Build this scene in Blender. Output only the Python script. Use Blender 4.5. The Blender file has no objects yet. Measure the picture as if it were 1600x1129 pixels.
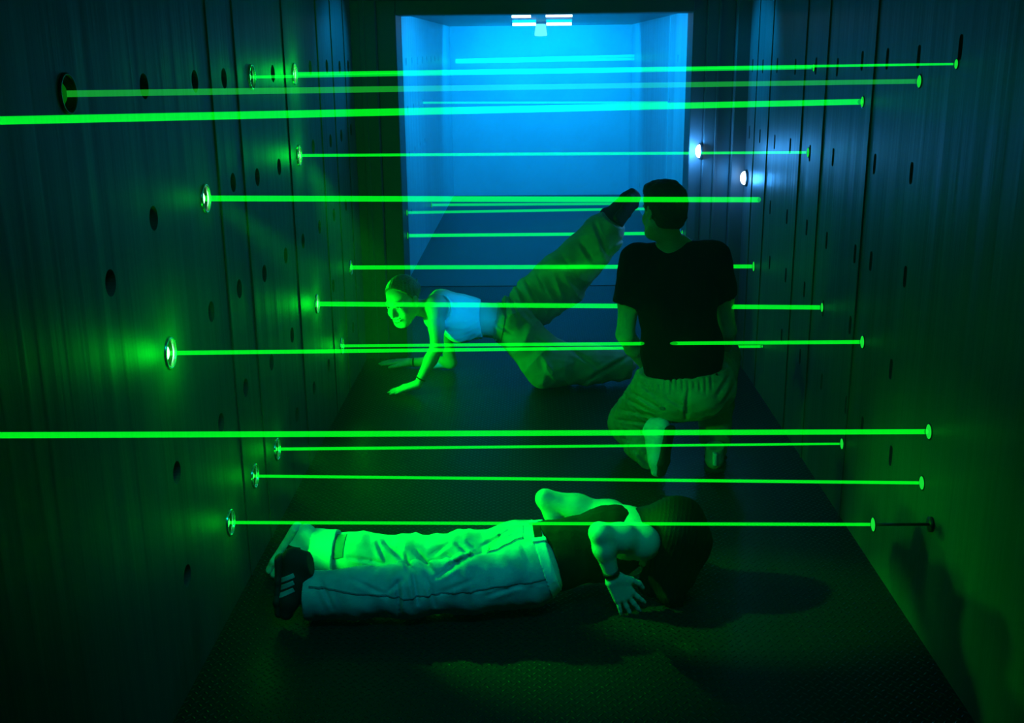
import bpy, bmesh, math, random
import numpy as np
from mathutils import Matrix, Vector
random.seed(4)
SC = bpy.context.scene
COL = SC.collection
R = math.radians

# ------------------------------------------------------------------ camera
FPX, CX, CY, H = 1705.0, 800.0, 564.5, 1.9
def rx(a): c, s = math.cos(a), math.sin(a); return np.array([[1, 0, 0], [0, c, -s], [0, s, c]])
def rz(a): c, s = math.cos(a), math.sin(a); return np.array([[c, -s, 0], [s, c, 0], [0, 0, 1]])
ROT = rz(R(1.2)) @ rx(R(74.0)) @ rz(R(-0.6))
CAM = np.array([0, 0, H])
def ray(x, y): return ROT @ np.array([(x - CX) / FPX, -(y - CY) / FPX, -1.0])
def at(x, y, Y):
    "the point of the room seen at x, y on the vertical plane Y metres ahead"
    r = ray(x, y); return CAM + r * Y / r[1]
def on_wall(x, y, X):
    r = ray(x, y); return CAM + r * X / r[0]
def on_level(x, y, Z):
    r = ray(x, y); return CAM + r * (Z - H) / r[2]
cd = bpy.data.cameras.new('camera'); cam = bpy.data.objects.new('camera', cd); COL.objects.link(cam)
M4 = Matrix([list(ROT[i]) + [CAM[i]] for i in range(3)] + [[0, 0, 0, 1]])
cam.matrix_world = M4
cd.sensor_width = 36; cd.lens = FPX / 1600 * 36; cd.clip_start = 0.02; cd.clip_end = 100
SC.camera = cam
SC.view_settings.view_transform = 'Standard'; SC.view_settings.look = 'None'
SC.view_settings.gamma = 1; SC.view_settings.exposure = 0; SC.view_settings.use_curve_mapping = False
SC.cycles.transparent_max_bounces = 24
SC.cycles.max_bounces = 6
SC.cycles.volume_bounces = 0

# ------------------------------------------------------------------ materials
def nodes(name):
    m = bpy.data.materials.new(name); m.use_nodes = True
    nt = m.node_tree; return m, nt, nt.nodes, nt.links
def mat(name, color, rough=0.6, metal=0.0, spec=0.5, noise=None, bump=None, emit=None, sheen=0.0):
    """noise = (scale xyz, second colour, contrast low, high); bump = (scale xyz, strength, distance)"""
    m, nt, N, L = nodes(name)
    b = N['Principled BSDF']
    b.inputs['Base Color'].default_value = (*color, 1); b.inputs['Roughness'].default_value = rough
    b.inputs['Metallic'].default_value = metal; b.inputs['Specular IOR Level'].default_value = spec
    if sheen: b.inputs['Sheen Weight'].default_value = sheen
    if emit:
        b.inputs['Emission Color'].default_value = (*emit[0], 1); b.inputs['Emission Strength'].default_value = emit[1]
    tc = N.new('ShaderNodeTexCoord')
    def tex(sc, detail=4):
        mp = N.new('ShaderNodeMapping'); mp.inputs['Scale'].default_value = sc
        L.new(tc.outputs['Object'], mp.inputs['Vector'])
        t = N.new('ShaderNodeTexNoise'); t.inputs['Scale'].default_value = 1; t.inputs['Detail'].default_value = detail
        L.new(mp.outputs['Vector'], t.inputs['Vector']); return t
    if noise:
        t = tex(noise[0]); r = N.new('ShaderNodeValToRGB')
        r.color_ramp.elements[0].position = noise[2]; r.color_ramp.elements[1].position = noise[3]
        r.color_ramp.elements[0].color = (*color, 1); r.color_ramp.elements[1].color = (*noise[1], 1)
        L.new(t.outputs['Fac'], r.inputs['Fac']); L.new(r.outputs['Color'], b.inputs['Base Color'])
    if bump:
        t = tex(bump[0]); bp = N.new('ShaderNodeBump'); bp.inputs['Strength'].default_value = bump[1]; bp.inputs['Distance'].default_value = bump[2]
        L.new(t.outputs['Fac'], bp.inputs['Height']); L.new(bp.outputs['Normal'], b.inputs['Normal'])
    return m
def glow(name, color, strength):
    m, nt, N, L = nodes(name); N.remove(N['Principled BSDF'])
    e = N.new('ShaderNodeEmission'); e.inputs['Color'].default_value = (*color, 1); e.inputs['Strength'].default_value = strength
    L.new(e.outputs[0], N['Material Output'].inputs['Surface']); return m
def beam_mat(name, color, strength):
    "light scattered out of the laser ray: it adds to what lies behind it"
    m, nt, N, L = nodes(name); N.remove(N['Principled BSDF'])
    e = N.new('ShaderNodeEmission'); e.inputs['Color'].default_value = (*color, 1); e.inputs['Strength'].default_value = strength
    t = N.new('ShaderNodeBsdfTransparent'); a = N.new('ShaderNodeAddShader')
    L.new(e.outputs[0], a.inputs[0]); L.new(t.outputs[0], a.inputs[1]); L.new(a.outputs[0], N['Material Output'].inputs['Surface']); return m
def tread_mat(name, color, rough, k=31.0, h=0.0012, spec=.05, worn=True):
    m, nt, N, L = nodes(name); b = N['Principled BSDF']
    b.inputs['Base Color'].default_value = (*color, 1); b.inputs['Roughness'].default_value = rough
    b.inputs['Specular IOR Level'].default_value = spec; b.inputs['Metallic'].default_value = 0.0
    tc = N.new('ShaderNodeTexCoord'); sp = N.new('ShaderNodeSeparateXYZ'); L.new(tc.outputs['Object'], sp.inputs[0])
    def mt(op, a, bb=None, c=None):
        n = N.new('ShaderNodeMath'); n.operation = op
        for i, v in enumerate((a, bb, c)):
            if v is None: continue
            if isinstance(v, (int, float)): n.inputs[i].default_value = v
            else: L.new(v, n.inputs[i])
        return n.outputs[0]
    x, y = sp.outputs['X'], sp.outputs['Y']
    u = mt('MULTIPLY', mt('ADD', x, y), k); v = mt('MULTIPLY', mt('SUBTRACT', x, y), k)
    fu, fv = mt('FLOOR', u), mt('FLOOR', v)
    a, c = mt('SUBTRACT', mt('SUBTRACT', u, fu), .5), mt('SUBTRACT', mt('SUBTRACT', v, fv), .5)
    par = mt('ABSOLUTE', mt('MODULO', mt('ADD', fu, fv), 2.0))
    def ell(p, q, ra, rb):
        e = mt('ADD', mt('POWER', mt('DIVIDE', p, ra), 2.0), mt('POWER', mt('DIVIDE', q, rb), 2.0))
        return mt('MAXIMUM', mt('SUBTRACT', 1.0, e), 0.0)
    e1, e2 = ell(a, c, .46, .17), ell(a, c, .17, .46)
    hgt = mt('ADD', mt('MULTIPLY', e1, par), mt('MULTIPLY', e2, mt('SUBTRACT', 1.0, par)))
    if worn:                                    # the tops of the ridges are rubbed to bare metal
        wr = N.new('ShaderNodeMapRange'); wr.inputs['From Min'].default_value = .35; wr.inputs['From Max'].default_value = .7; L.new(hgt, wr.inputs['Value'])
        L.new(wr.outputs[0], b.inputs['Metallic'])
        mx = N.new('ShaderNodeMix'); mx.data_type = 'RGBA'; L.new(wr.outputs[0], mx.inputs['Factor'])
        mx.inputs['A'].default_value = (*color, 1); mx.inputs['B'].default_value = (.05, .053, .053, 1); L.new(mx.outputs['Result'], b.inputs['Base Color'])
    bp = N.new('ShaderNodeBump'); bp.inputs['Strength'].default_value = 1; bp.inputs['Distance'].default_value = h * 3
    L.new(mt('POWER', hgt, .6), bp.inputs['Height']); L.new(bp.outputs['Normal'], b.inputs['Normal'])
    return m

GREEN = (0.0, 1.0, 0.012)
BLUE = (0.0, 0.33, 1.0)
M = {}
M['wall'] = mat('dark painted steel', (.08, .086, .09), .50, .0, .14, noise=((3, 9, .7), (.06, .066, .07), .42, .7), bump=((6, 10, .4), .34, .02))
M['wall_right'] = mat('dark painted steel right', (.075, .08, .084), .45, .0, .32, noise=((3, 8, .8), (.055, .06, .065), .42, .7), bump=((6, 9, .4), .34, .02))
M['white_wall'] = mat('white painted steel', (.62, .64, .66), .33, .0, .5, noise=((2, 14, .5), (.46, .49, .51), .4, .7), bump=((8, 16, .4), .2, .02))
M['rear'] = mat('white rear sheet', (.62, .64, .66), .65, 0, .3, noise=((2, 2, 2), (.55, .58, .6), .4, .7), bump=((3, 3, 3), .1, .01))
M['ceiling'] = mat('ceiling steel', (.16, .17, .18), .4, 0, .5, bump=((3, 3, 3), .2, .02))
M['trim'] = mat('door frame steel', (.07, .075, .08), .45, .0, .5, bump=((10, 10, .6), .3, .01))
M['tread'] = tread_mat('black tread plate', (.013, .014, .015), .36)
M['tread_rear'] = tread_mat('worn tread plate', (.04, .045, .05), .42, h=.0001, spec=.22, worn=False)
M['black_metal'] = mat('black metal', (.03, .03, .03), .4, .5)
M['bezel'] = mat('brushed bezel', (.7, .72, .7), .25, .9)
M['beam'] = beam_mat('green laser light', GREEN, .42)
M['beam_faint'] = beam_mat('faint green laser light', (0.02, 1, .05), .14)
M['beam_thin'] = beam_mat('thin green laser light', (0.0, 1, .03), .32)
M['lens_hot'] = glow('hot green lens', (.5, 1, .75), 3.0)
M['lens_mid'] = glow('green lens', (.08, 1, .25), 1.0)
M['lens_dim'] = glow('dim green lens', (.0, 1, .03), .10)
M['receiver'] = glow('lit receiver', (0.01, 1, .05), .75)  # emission stands in for the laser light striking the beam end
M['blue_lens'] = glow('blue white lens', (.75, .95, 1), 5.0)
M['tube'] = glow('blue white tube', (.7, .95, 1), 4.0)
M['spot_lens'] = glow('cyan spot lens', (.12, .75, 1), 1.6)
M['pale_metal'] = mat('pale metal', (.6, .63, .65), .4, .3)
SKIN = dict(rough=.5, spec=.35)
M['skin_light'] = mat('light skin', (.72, .52, .42), bump=((160, 160, 160), .12, .002), **SKIN)
M['skin_tan'] = mat('tan skin', (.50, .34, .26), bump=((160, 160, 160), .12, .002), **SKIN)
M['hair_black'] = mat('black hair', (.005, .0045, .004), .6, 0, .12, bump=((220, 220, 30), .5, .004))
M['hair_dark'] = mat('dark short hair', (.018, .015, .013), .6, 0, .3, bump=((260, 260, 260), .8, .006))
M['hair_blonde'] = mat('dark blonde hair', (.26, .20, .12), .45, 0, .4, noise=((60, 200, 200), (.10, .075, .045), .4, .65), bump=((60, 260, 260), .6, .004))
M['black_cloth'] = mat('black cotton', (.005, .005, .005), .9, 0, .15, bump=((300, 300, 300), .3, .002))
M['white_cloth'] = mat('white ribbed cotton', (.80, .84, .88), .85, 0, .2, bump=((400, 60, 60), .25, .002))
M['khaki'] = mat('loose khaki cotton', (.46, .47, .40), .85, 0, .2, noise=((9, 9, 9), (.36, .37, .31), .4, .65), bump=((350, 350, 350), .25, .002), sheen=.1)
M['olive'] = mat('olive cotton', (.34, .35, .22), .88, 0, .2, noise=((12, 12, 12), (.24, .25, .15), .4, .65), bump=((300, 300, 300), .3, .002))
M['denim'] = mat('faded denim', (.40, .48, .56), .85, 0, .2, noise=((16, 16, 16), (.25, .32, .42), .38, .68), bump=((420, 420, 420), .35, .002))
M['denim_dark'] = mat('denim stitching', (.10, .14, .20), .85, 0, .2)
M['denim_lining'] = mat('turned up denim cuff', (.60, .66, .70), .85, 0, .2, bump=((420, 420, 420), .35, .002))
M['shoe_white'] = mat('white shoe leather', (.72, .74, .72), .55, 0, .4, bump=((60, 60, 60), .15, .003))
M['shoe_black'] = mat('black suede', (.02, .022, .025), .8, 0, .2, bump=((300, 300, 300), .3, .002))
M['sole_dark'] = mat('dark rubber', (.02, .02, .02), .7, 0, .3, bump=((120, 120, 120), .4, .003))
M['sole_pale'] = mat('pale rubber', (.66, .68, .64), .6, 0, .35)
M['stripe'] = mat('grey shoe stripe', (.35, .38, .42), .6)
M['eye'] = mat('eye', (.75, .76, .74), .15, 0, .5)
M['iris'] = mat('dark iris', (.02, .02, .02), .1, 0, .6)
M['lip'] = mat('lips', (.45, .2, .18), .4)
M['teeth'] = mat('teeth', (.85, .84, .8), .3)
M['silver'] = mat('silver', (.8, .8, .8), .25, .9)

# ------------------------------------------------------------------ object helpers
def link(name, me, m, parent=None, smooth=True):
    o = bpy.data.objects.new(name, me); COL.objects.link(o)
    if m is not None: me.materials.append(m)
    if smooth:
        for p in me.polygons: p.use_smooth = True
    if parent is not None: o.parent = parent
    return o
def from_bm(name, bm, m, parent=None, smooth=False):
    me = bpy.data.meshes.new(name); bm.normal_update(); bm.to_mesh(me); bm.free()
    return link(name, me, m, parent, smooth)
def tag(o, label, cat, group=None, kind=None):
    if label: o['label'] = label
    if cat: o['category'] = cat
    if group: o['group'] = group
    if kind: o['kind'] = kind
    return o
def empty(name, loc=(0, 0, 0)):
    o = bpy.data.objects.new(name, None); COL.objects.link(o); o.location = loc; o.empty_display_size = .1
    return o
def struct(o): o['kind'] = 'structure'; return o
def add_box(bm, x0, x1, y0, y1, z0, z1, bevel=0):
    v = [bm.verts.new(p) for p in ((x0, y0, z0), (x1, y0, z0), (x1, y1, z0), (x0, y1, z0), (x0, y0, z1), (x1, y0, z1), (x1, y1, z1), (x0, y1, z1))]
    fs = [bm.faces.new([v[i] for i in f]) for f in ((3, 2, 1, 0), (4, 5, 6, 7), (0, 1, 5, 4), (1, 2, 6, 5), (2, 3, 7, 6), (3, 0, 4, 7))]
    if bevel:
        es = list({e for f in fs for e in f.edges})
        bmesh.ops.bevel(bm, geom=es, offset=bevel, segments=2, affect='EDGES', profile=.5)
def frame_of(a, b):
    d = np.array(b, float) - np.array(a, float); L = np.linalg.norm(d); d /= L
    s = np.cross(d, [0, 0, 1.0])
    if np.linalg.norm(s) < 1e-4: s = np.array([1.0, 0, 0])
    s /= np.linalg.norm(s); return d, s, np.cross(d, s), L
def add_tube(bm, a, b, r0, r1=None, n=12, cap=True):
    r1 = r0 if r1 is None else r1
    d, s, t, L = frame_of(a, b)
    rings = []
    for p, r in ((np.array(a, float), r0), (np.array(b, float), r1)):
        rings.append([bm.verts.new(p + r * (math.cos(2 * math.pi * i / n) * s + math.sin(2 * math.pi * i / n) * t)) for i in range(n)])
    for i in range(n):
        j = (i + 1) % n
        bm.faces.new((rings[0][i], rings[0][j], rings[1][j], rings[1][i]))
    if cap:
        bm.faces.new(list(reversed(rings[0]))); bm.faces.new(rings[1])
def add_lathe(bm, o, axis, prof, n=32):
    "prof = (distance along the axis, radius) pairs"
    o = np.array(o, float); d, s, t, _ = frame_of(o, o + np.array(axis, float))
    rings = []
    for (h, r) in prof:
        rings.append([bm.verts.new(o + d * h + max(r, 1e-5) * (math.cos(2 * math.pi * i / n) * s + math.sin(2 * math.pi * i / n) * t)) for i in range(n)])
    for a, b in zip(rings, rings[1:]):
        for i in range(n):
            j = (i + 1) % n; bm.faces.new((a[i], a[j], b[j], b[i]))
    return rings
def point_light(name, loc, color, power, radius=.03, parent=None):
    l = bpy.data.lights.new(name, 'POINT'); l.color = color; l.energy = power; l.shadow_soft_size = radius
    o = bpy.data.objects.new(name, l); COL.objects.link(o); o.location = loc
    if parent is not None: o.parent = parent
    return o
def area_light(name, loc, target, color, power, sx, sy, spread=180):
    l = bpy.data.lights.new(name, 'AREA'); l.shape = 'RECTANGLE'; l.size = sx; l.size_y = sy; l.color = color; l.energy = power; l.spread = R(spread)
    o = bpy.data.objects.new(name, l); COL.objects.link(o); o.location = loc
    o.rotation_euler = (Vector(target) - Vector(loc)).to_track_quat('-Z', 'Y').to_euler()
    return o
def spot_light(name, loc, target, color, power, angle, blend=.5, radius=.05):
    l = bpy.data.lights.new(name, 'SPOT'); l.color = color; l.energy = power; l.spot_size = R(angle); l.spot_blend = blend; l.shadow_soft_size = radius
    o = bpy.data.objects.new(name, l); COL.objects.link(o); o.location = loc
    o.rotation_euler = (Vector(target) - Vector(loc)).to_track_quat('-Z', 'Y').to_euler()
    return o

# ------------------------------------------------------------------ the container
XL, XR, ZT = -1.07, 1.28, 2.18
Y0, YJ, YJ2, YR = 0.6, 6.70, 7.02, 14.7
PORT_R = .046
EMIT = {(2.56, 1.81), (4.27, 1.805), (5.04, 1.80), (5.03, 1.44), (3.55, 1.44), (3.07, 1.05), (5.23, .70), (6.26, .68), (5.84, .32), (4.24, .31), (3.87, .34), (3.51, .31)}
def perforated(name, X, out, ya, yb, rows, m, ry=.035, rz_=.035, zmax=ZT):
    """side wall with round ports cut through it; rows = [(z, [(y, z), ...])]; out = +1 / -1, away from the room"""
    bm = bmesh.new(); n = 24
    zs = [r[0] for r in rows]
    zb = [zmax] + [(a + b) / 2 for a, b in zip(zs, zs[1:])] + [0.0]
    def V(y, z, dx=0): return bm.verts.new((X + dx * out, y, z))
    def quad(pts):
        vs = [V(*p) for p in pts]; bm.faces.new(vs)
    for k, (zc, ports) in enumerate(rows):
        z1, z0 = zb[k], zb[k + 1]
        ports = sorted(ports); ys = [p[0] for p in ports]
        cuts = [ya] + [(a + b) / 2 for a, b in zip(ys, ys[1:])] + [yb] if ys else [ya, yb]
        if not ys:
            quad([(ya, z0), (yb, z0), (yb, z1), (ya, z1)]); continue
        for i, (py, pz) in enumerate(ports):
            c0, c1 = cuts[i], cuts[i + 1]
            a0, a1 = max(c0, py - .13), min(c1, py + .13)
            if a0 > c0: quad([(c0, z0), (a0, z0), (a0, z1), (c0, z1)])
            if a1 < c1: quad([(a1, z0), (c1, z0), (c1, z1), (a1, z1)])
            ring, outer, deep = [], [], []
            ra, rb = (PORT_R, PORT_R) if out < 0 and (py, pz) in EMIT else (ry, rz_)
            for q in range(n):
                t = 2 * math.pi * (q + .5) / n; c, s = math.cos(t), math.sin(t)
                ex = (lambda v: math.copysign(abs(v) ** .55, v)) if ra != rb else (lambda v: v)
                ring.append(V(py + ra * ex(c), pz + rb * ex(s))); deep.append(V(py + ra * ex(c), pz + rb * ex(s), .07))
                k1 = ((a1 - py) / c) if c > 1e-6 else ((a0 - py) / c if c < -1e-6 else 1e9)
                k2 = ((z1 - pz) / s) if s > 1e-6 else ((z0 - pz) / s if s < -1e-6 else 1e9)
                kk = min(k1, k2); outer.append((py + kk * c, pz + kk * s))
            corners = [(a1, z1), (a0, z1), (a0, z0), (a1, z0)]
            ov = [V(*p) for p in outer]
            for q in range(n):
                w = (q + 1) % n
                A, B = outer[q], outer[w]
                if abs(A[0] - B[0]) > 1e-6 and abs(A[1] - B[1]) > 1e-6:
                    cr = min(corners, key=lambda p: (p[0] - A[0]) ** 2 + (p[1] - A[1]) ** 2 + (p[0] - B[0]) ** 2 + (p[1] - B[1]) ** 2)
                    bm.faces.new((ring[q], ov[q], V(*cr), ov[w], ring[w]))
                else:
                    bm.faces.new((ring[q], ov[q], ov[w], ring[w]))
                bm.faces.new((ring[q], ring[w], deep[w], deep[q]))
            bm.faces.new(deep)
    bmesh.ops.remove_doubles(bm, verts=bm.verts, dist=1e-5)
    bmesh.ops.recalc_face_normals(bm, faces=bm.faces)
    # outer shell gives the sheet its thickness
    T = .09
    for (y0, y1, z0, z1) in ((ya, yb, 0, zmax),):
        pts = [(X + T * out, y0, z0), (X + T * out, y1, z0), (X + T * out, y1, z1), (X + T * out, y0, z1)]
        bm.faces.new([bm.verts.new(p) for p in pts])
    return struct(from_bm(name, bm, m))
LROWS = [(1.81, [(2.56, 1.81), (3.08, 1.81), (3.55, 1.81), (3.89, 1.81), (4.27, 1.805), (4.63, 1.81), (5.04, 1.80), (5.42, 1.82), (5.86, 1.82), (6.25, 1.81), (6.54, 1.81)]),
         (1.44, [(2.69, 1.34), (3.05, 1.45), (3.55, 1.44), (3.90, 1.45), (4.25, 1.43), (4.63, 1.43), (5.03, 1.44), (5.38, 1.45), (5.85, 1.44), (6.19, 1.44), (6.53, 1.45)]),
         (1.06, [(3.07, 1.05), (3.51, 1.07), (3.87, 1.07), (4.25, 1.05), (4.64, 1.05), (5.01, 1.05), (5.42, 1.05), (5.83, 1.05), (6.22, 1.05)]),
         (.69, [(3.03, .69), (3.51, .68), (3.85, .70), (4.26, .68), (4.66, .69), (5.23, .70), (5.70, .69), (6.26, .68)]),
         (.32, [(3.03, .35), (3.51, .31), (3.87, .34), (4.24, .31), (4.65, .32), (5.05, .32), (5.45, .32), (5.84, .32), (6.25, .32)])]
RROWS = [(1.83, [(3.42, 1.89), (3.78, 1.86), (4.11, 1.85), (4.42, 1.84), (4.77, 1.81), (5.13, 1.81), (5.53, 1.80), (5.94, 1.80), (6.31, 1.79), (6.60, 1.79)]),
         (1.44, [(3.75, 1.48), (4.16, 1.47), (4.74, 1.44), (5.14, 1.42), (5.54, 1.42), (5.90, 1.41), (6.29, 1.41), (6.60, 1.41)]),
         (1.10, [(3.72, 1.13), (4.11, 1.11), (4.32, 1.10), (4.75, 1.08), (5.11, 1.08), (5.52, 1.07), (5.92, 1.06)]),
         (.79, [(3.78, .78), (4.31, .81), (4.73, .78), (5.08, .79), (5.47, .78), (5.86, .77)]),
         (.46, [(3.70, .48), (4.05, .47), (4.28, .48), (4.67, .46), (5.08, .46), (5.48, .46)])]
BROWS_L = [(1.80, [(9.09 + .47 * i, 1.80) for i in range(9)]), (1.40, [(9.09 + .47 * i, 1.40) for i in range(4)] + [(10.9, 1.40)]),
           (.95, [(9.09 + .47 * i, 1.02) for i in range(5)]), (.45, [(9.56, .52), (11.6, .31)])]
BROWS_R = [(1.80, [(8.6, 1.8), (10.0, 1.8)]), (1.40, [(10.5, 1.40)]), (.8, []), (.3, [(13.2, .3)])]
perforated('wall_left', XL, -1, Y0, YJ, LROWS, M['wall'])
perforated('wall_right', XR, 1, Y0, YJ, RROWS, M['wall_right'], .016, .038)
perforated('wall_left_rear', XL, -1, YJ2, YR, BROWS_L, M['white_wall'])
perforated('wall_right_rear', XR, 1, YJ2, YR, BROWS_R, M['white_wall'])
def box_obj(name, x0, x1, y0, y1, z0, z1, m, parent=None, bevel=0):
    bm = bmesh.new(); add_box(bm, x0, x1, y0, y1, z0, z1, bevel); return from_bm(name, bm, m, parent)
struct(box_obj('floor', XL - .1, XR + .1, Y0, 8.9, -.06, 0, M['tread']))
struct(box_obj('floor_rear', XL - .1, XR + .1, 8.9, YR + .1, -.06, 0.004, M['tread_rear']))
struct(box_obj('ceiling', XL - .1, XR + .1, Y0, YR + .1, ZT, ZT + .05, M['ceiling']))
struct(box_obj('wall_rear', XL - .1, XR + .1, YR, YR + .06, 0, ZT, M['rear']))
struct(box_obj('wall_front', XL - .1, XR + .1, Y0 - .9, Y0 - .84, 0, ZT, M['wall']))
# vertical seams and ribs welded on the sheets
def ribs(name, X, inw, ys, m, w=.012, d=.006):
    bm = bmesh.new()
    for (y, ww) in ys:
        a, b = (X, X + inw * d) if inw > 0 else (X + inw * d, X)
        add_box(bm, a, b, y - ww / 2, y + ww / 2, 0, ZT, .002)
    return struct(from_bm(name, bm, m))
ribs('trim_1', XL, 1, [(3.72, .012), (4.05, .012), (4.85, .014), (5.62, .02), (6.02, .014), (6.42, .02)], M['wall'])
ribs('trim_2', XR, -1, [(4.25, .012), (4.93, .014), (5.33, .02), (6.08, .016), (6.45, .016)], M['wall_right'])
ribs('trim_3', XL, 1, [(8.9, .014), (14.67, .05)], M['white_wall'])
ribs('trim_4', XR, -1, [(9.35, .03), (10.6, .03), (14.67, .05)], M['white_wall'])
# the end frame between the two containers: stepped posts and a header
bm = bmesh.new()
add_box(bm, XL - .09, -.925, YJ, YJ2, 0, ZT, .006); add_box(bm, -.925, -.81, YJ + .05, YJ2 + .03, 0, ZT, .006)
add_box(bm, -1.02, -.99, YJ - .012, YJ, 0, ZT, .003)
struct(from_bm('trim_5', bm, M['trim']))
bm = bmesh.new()
add_box(bm, 1.20, XR + .09, YJ, YJ2, 0, ZT, .006); add_box(bm, 1.035, 1.20, YJ + .06, YJ2, 0, ZT, .006); add_box(bm, .955, 1.035, YJ + .10, YJ2 + .03, 0, ZT, .006)
add_box(bm, 1.10, 1.115, YJ + .045, YJ + .06, 0, ZT, .003)
struct(from_bm('trim_6', bm, M['trim']))
bm = bmesh.new(); add_box(bm, -.81, .955, YJ + .05, YJ2, 2.095, ZT, .006)
struct(from_bm('trim_7', bm, M['trim']))

# ------------------------------------------------------------------ laser emitters, beams, receivers
def emitter(key, pos, hot, label, power, aim=None):
    y, z = pos
    e = empty('laser_emitter', (XL, y, z)); tag(e, label, 'laser emitter', 'laser emitters in the left wall')
    bm = bmesh.new(); add_lathe(bm, (0, 0, 0), (1, 0, 0), [(-.006, .0475), (.004, .0475), (.007, .045), (.007, .0425), (.003, .0405), (-.006, .0405)], 36)
    from_bm('bezel', bm, M['bezel'] if hot else M['black_metal'], e, True)
    bm = bmesh.new(); add_lathe(bm, (0, 0, 0), (1, 0, 0), [(-.066, .0), (-.066, .044), (-.004, .0445), (-.004, .0405), (-.018, .038), (-.018, .029)], 32)
    from_bm('housing', bm, M['black_metal'], e, True)
    bm = bmesh.new(); add_lathe(bm, (0, 0, 0), (1, 0, 0), [(-.019, .029), (-.013, .027), (-.007, .019), (-.003, .009), (-.002, 0)], 28)
    from_bm('lens', bm, M[('lens_dim', 'lens_mid', 'lens_hot')[hot]], e, True)
    if power: point_light('laser_glow', (.085, .0, 0), GREEN, power * .62, .02, e)
    if aim is not None:
        tgt, pw, ang = aim; l = spot_light('laser_spill', (.0, 0, 0), (1, 0, 0), GREEN, pw, ang, .7, .03)
        l.location = (.03, 0, 0); l.parent = e
        l.rotation_euler = (Vector(tgt) - Vector((XL + .03, y, z))).to_track_quat('-Z', 'Y').to_euler()
    return np.array([XL, y, z])
BEAMS = {}
def beam(a, b, px, label, m='beam', pxb=None):
    "a glowing straight ray; px = its width in the photo at the near and the far end"
    a, b = np.array(a, float), np.array(b, float)
    def rad(p, w):
        q = ROT.T @ (p - CAM); return max(.0016, w * -q[2] / FPX / 2)
    bm = bmesh.new(); mid = (a + b) / 2; wa = rad(a, px); wb = rad(b, pxb or px)
    add_tube(bm, a - mid, b - mid, wa, wb, 12, False)
    o = from_bm('laser_beam', bm, M[m], None, True); o.location = mid
    tag(o, label, 'laser beam', 'green laser beams'); return o
def receiver(p, label, size=.02, axis=(-1, 0, 0)):
    e = empty('beam_receiver', p); tag(e, label, 'beam receiver', 'lit receivers at the beam ends')
    bm = bmesh.new(); add_lathe(bm, (0, 0, 0), axis, [(0, size * 1.2), (.0015, size * 1.2), (.0022, size * 1.1), (.0022, size)], 24)
    from_bm('socket', bm, M['black_metal'], e, True)
    bm = bmesh.new(); add_lathe(bm, (0, 0, 0), axis, [(.0020, size), (.0034, size * .7), (.0040, 0)], 24)
    from_bm('lens', bm, M['receiver'], e, True)
    return np.array(p, float)
E1 = emitter('a', (2.56, 1.81), 0, 'dark round emitter port nearest the camera in the top row of the left wall', .0)
E2 = emitter('b', (4.27, 1.805), 1, 'ringed emitter in the top row left of the white-hot one', .12)
E3 = emitter('c', (5.04, 1.80), 2, 'white-hot ringed emitter in the top row of the left wall', 3.0)
E4 = emitter('d', (5.03, 1.44), 2, 'white-hot emitter directly below the bright one of the top row', 1.8, ((-.22, 3.82, .2), 430, 27))
E5 = emitter('e', (3.55, 1.44), 2, 'bright emitter of the second row with the beam that crosses the man\'s head', .35, ((.36, 3.52, .25), 320, 24))
E6 = emitter('f', (3.07, 1.05), 2, 'largest and brightest emitter, low left at mid height with a wide green halo', 2.6, ((.48, 4.75, .42), 55, 23))
E7 = emitter('g', (5.23, .70), 2, 'bright emitter whose beam crosses the smiling woman\'s face', 2.4)
E8 = emitter('h', (6.26, .68), 1, 'small emitter above and left of the smiling woman\'s head', .25, ((-.5, 6.1, .4), 7, 120))
E9 = emitter('i', (5.84, .32), 1, 'small emitter left of the smiling woman\'s resting forearm', 1.4, ((-.3, 6.05, .32), 24, 120))
E10 = emitter('j', (4.24, .31), 1, 'upper one of the three low emitters above the lying woman\'s shoes', .6, ((.15, 3.75, .15), 78, 46))
E11 = emitter('k', (3.87, .34), 1, 'middle one of the three low emitters above the lying woman\'s shoes', .6, ((-.1, 3.66, .12), 70, 46))
E12 = emitter('l', (3.51, .31), 1, 'lowest emitter, just left of the lying woman\'s shoes', .6, ((-.42, 3.66, .17), 34, 60))
def rw(x, y): return on_wall(x, y, XR)
r1 = receiver(rw(1348, 159), 'lit receiver at the end of the thickest top beam on the right wall')
r2 = receiver(rw(1437, 127), 'lit receiver at the far right end of the second thick beam')
r3 = receiver(rw(1272, 106), 'small lit receiver in the top row where the shorter high beam stops', .016)
r4 = receiver(rw(1495, 100), 'lit receiver highest at the right edge beside the dark slot', .014)
r5 = receiver(rw(1263, 238), 'small lit receiver right of the two blue-white lamps', .022)
r6 = receiver(rw(1178, 416), 'lit receiver just right of the man\'s shoulder', .028)
r7 = receiver(rw(1285, 480), 'lit receiver at elbow height right of the man')
r8 = receiver(rw(1348, 534), 'lit receiver on the right wall at the height of the man\'s waist', .024)
r9 = receiver(rw(1192, 541), 'tiny lit receiver close to the man\'s right elbow', .008)
r10 = receiver(rw(1452, 674), 'lit receiver at the end of the thick beam across the man\'s knee', .024)
r11 = receiver(rw(1316, 693), 'lit receiver of the thin beam that crosses the man\'s raised shoe', .022)
r12 = receiver(rw(1441, 754), 'lit receiver low on the right wall below the thick beam', .022)
p13 = at(1365, 819, 3.26); r13 = receiver(p13, 'lowest lit receiver, on a short bracket level with the lying woman\'s shoulder', .022)
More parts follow.
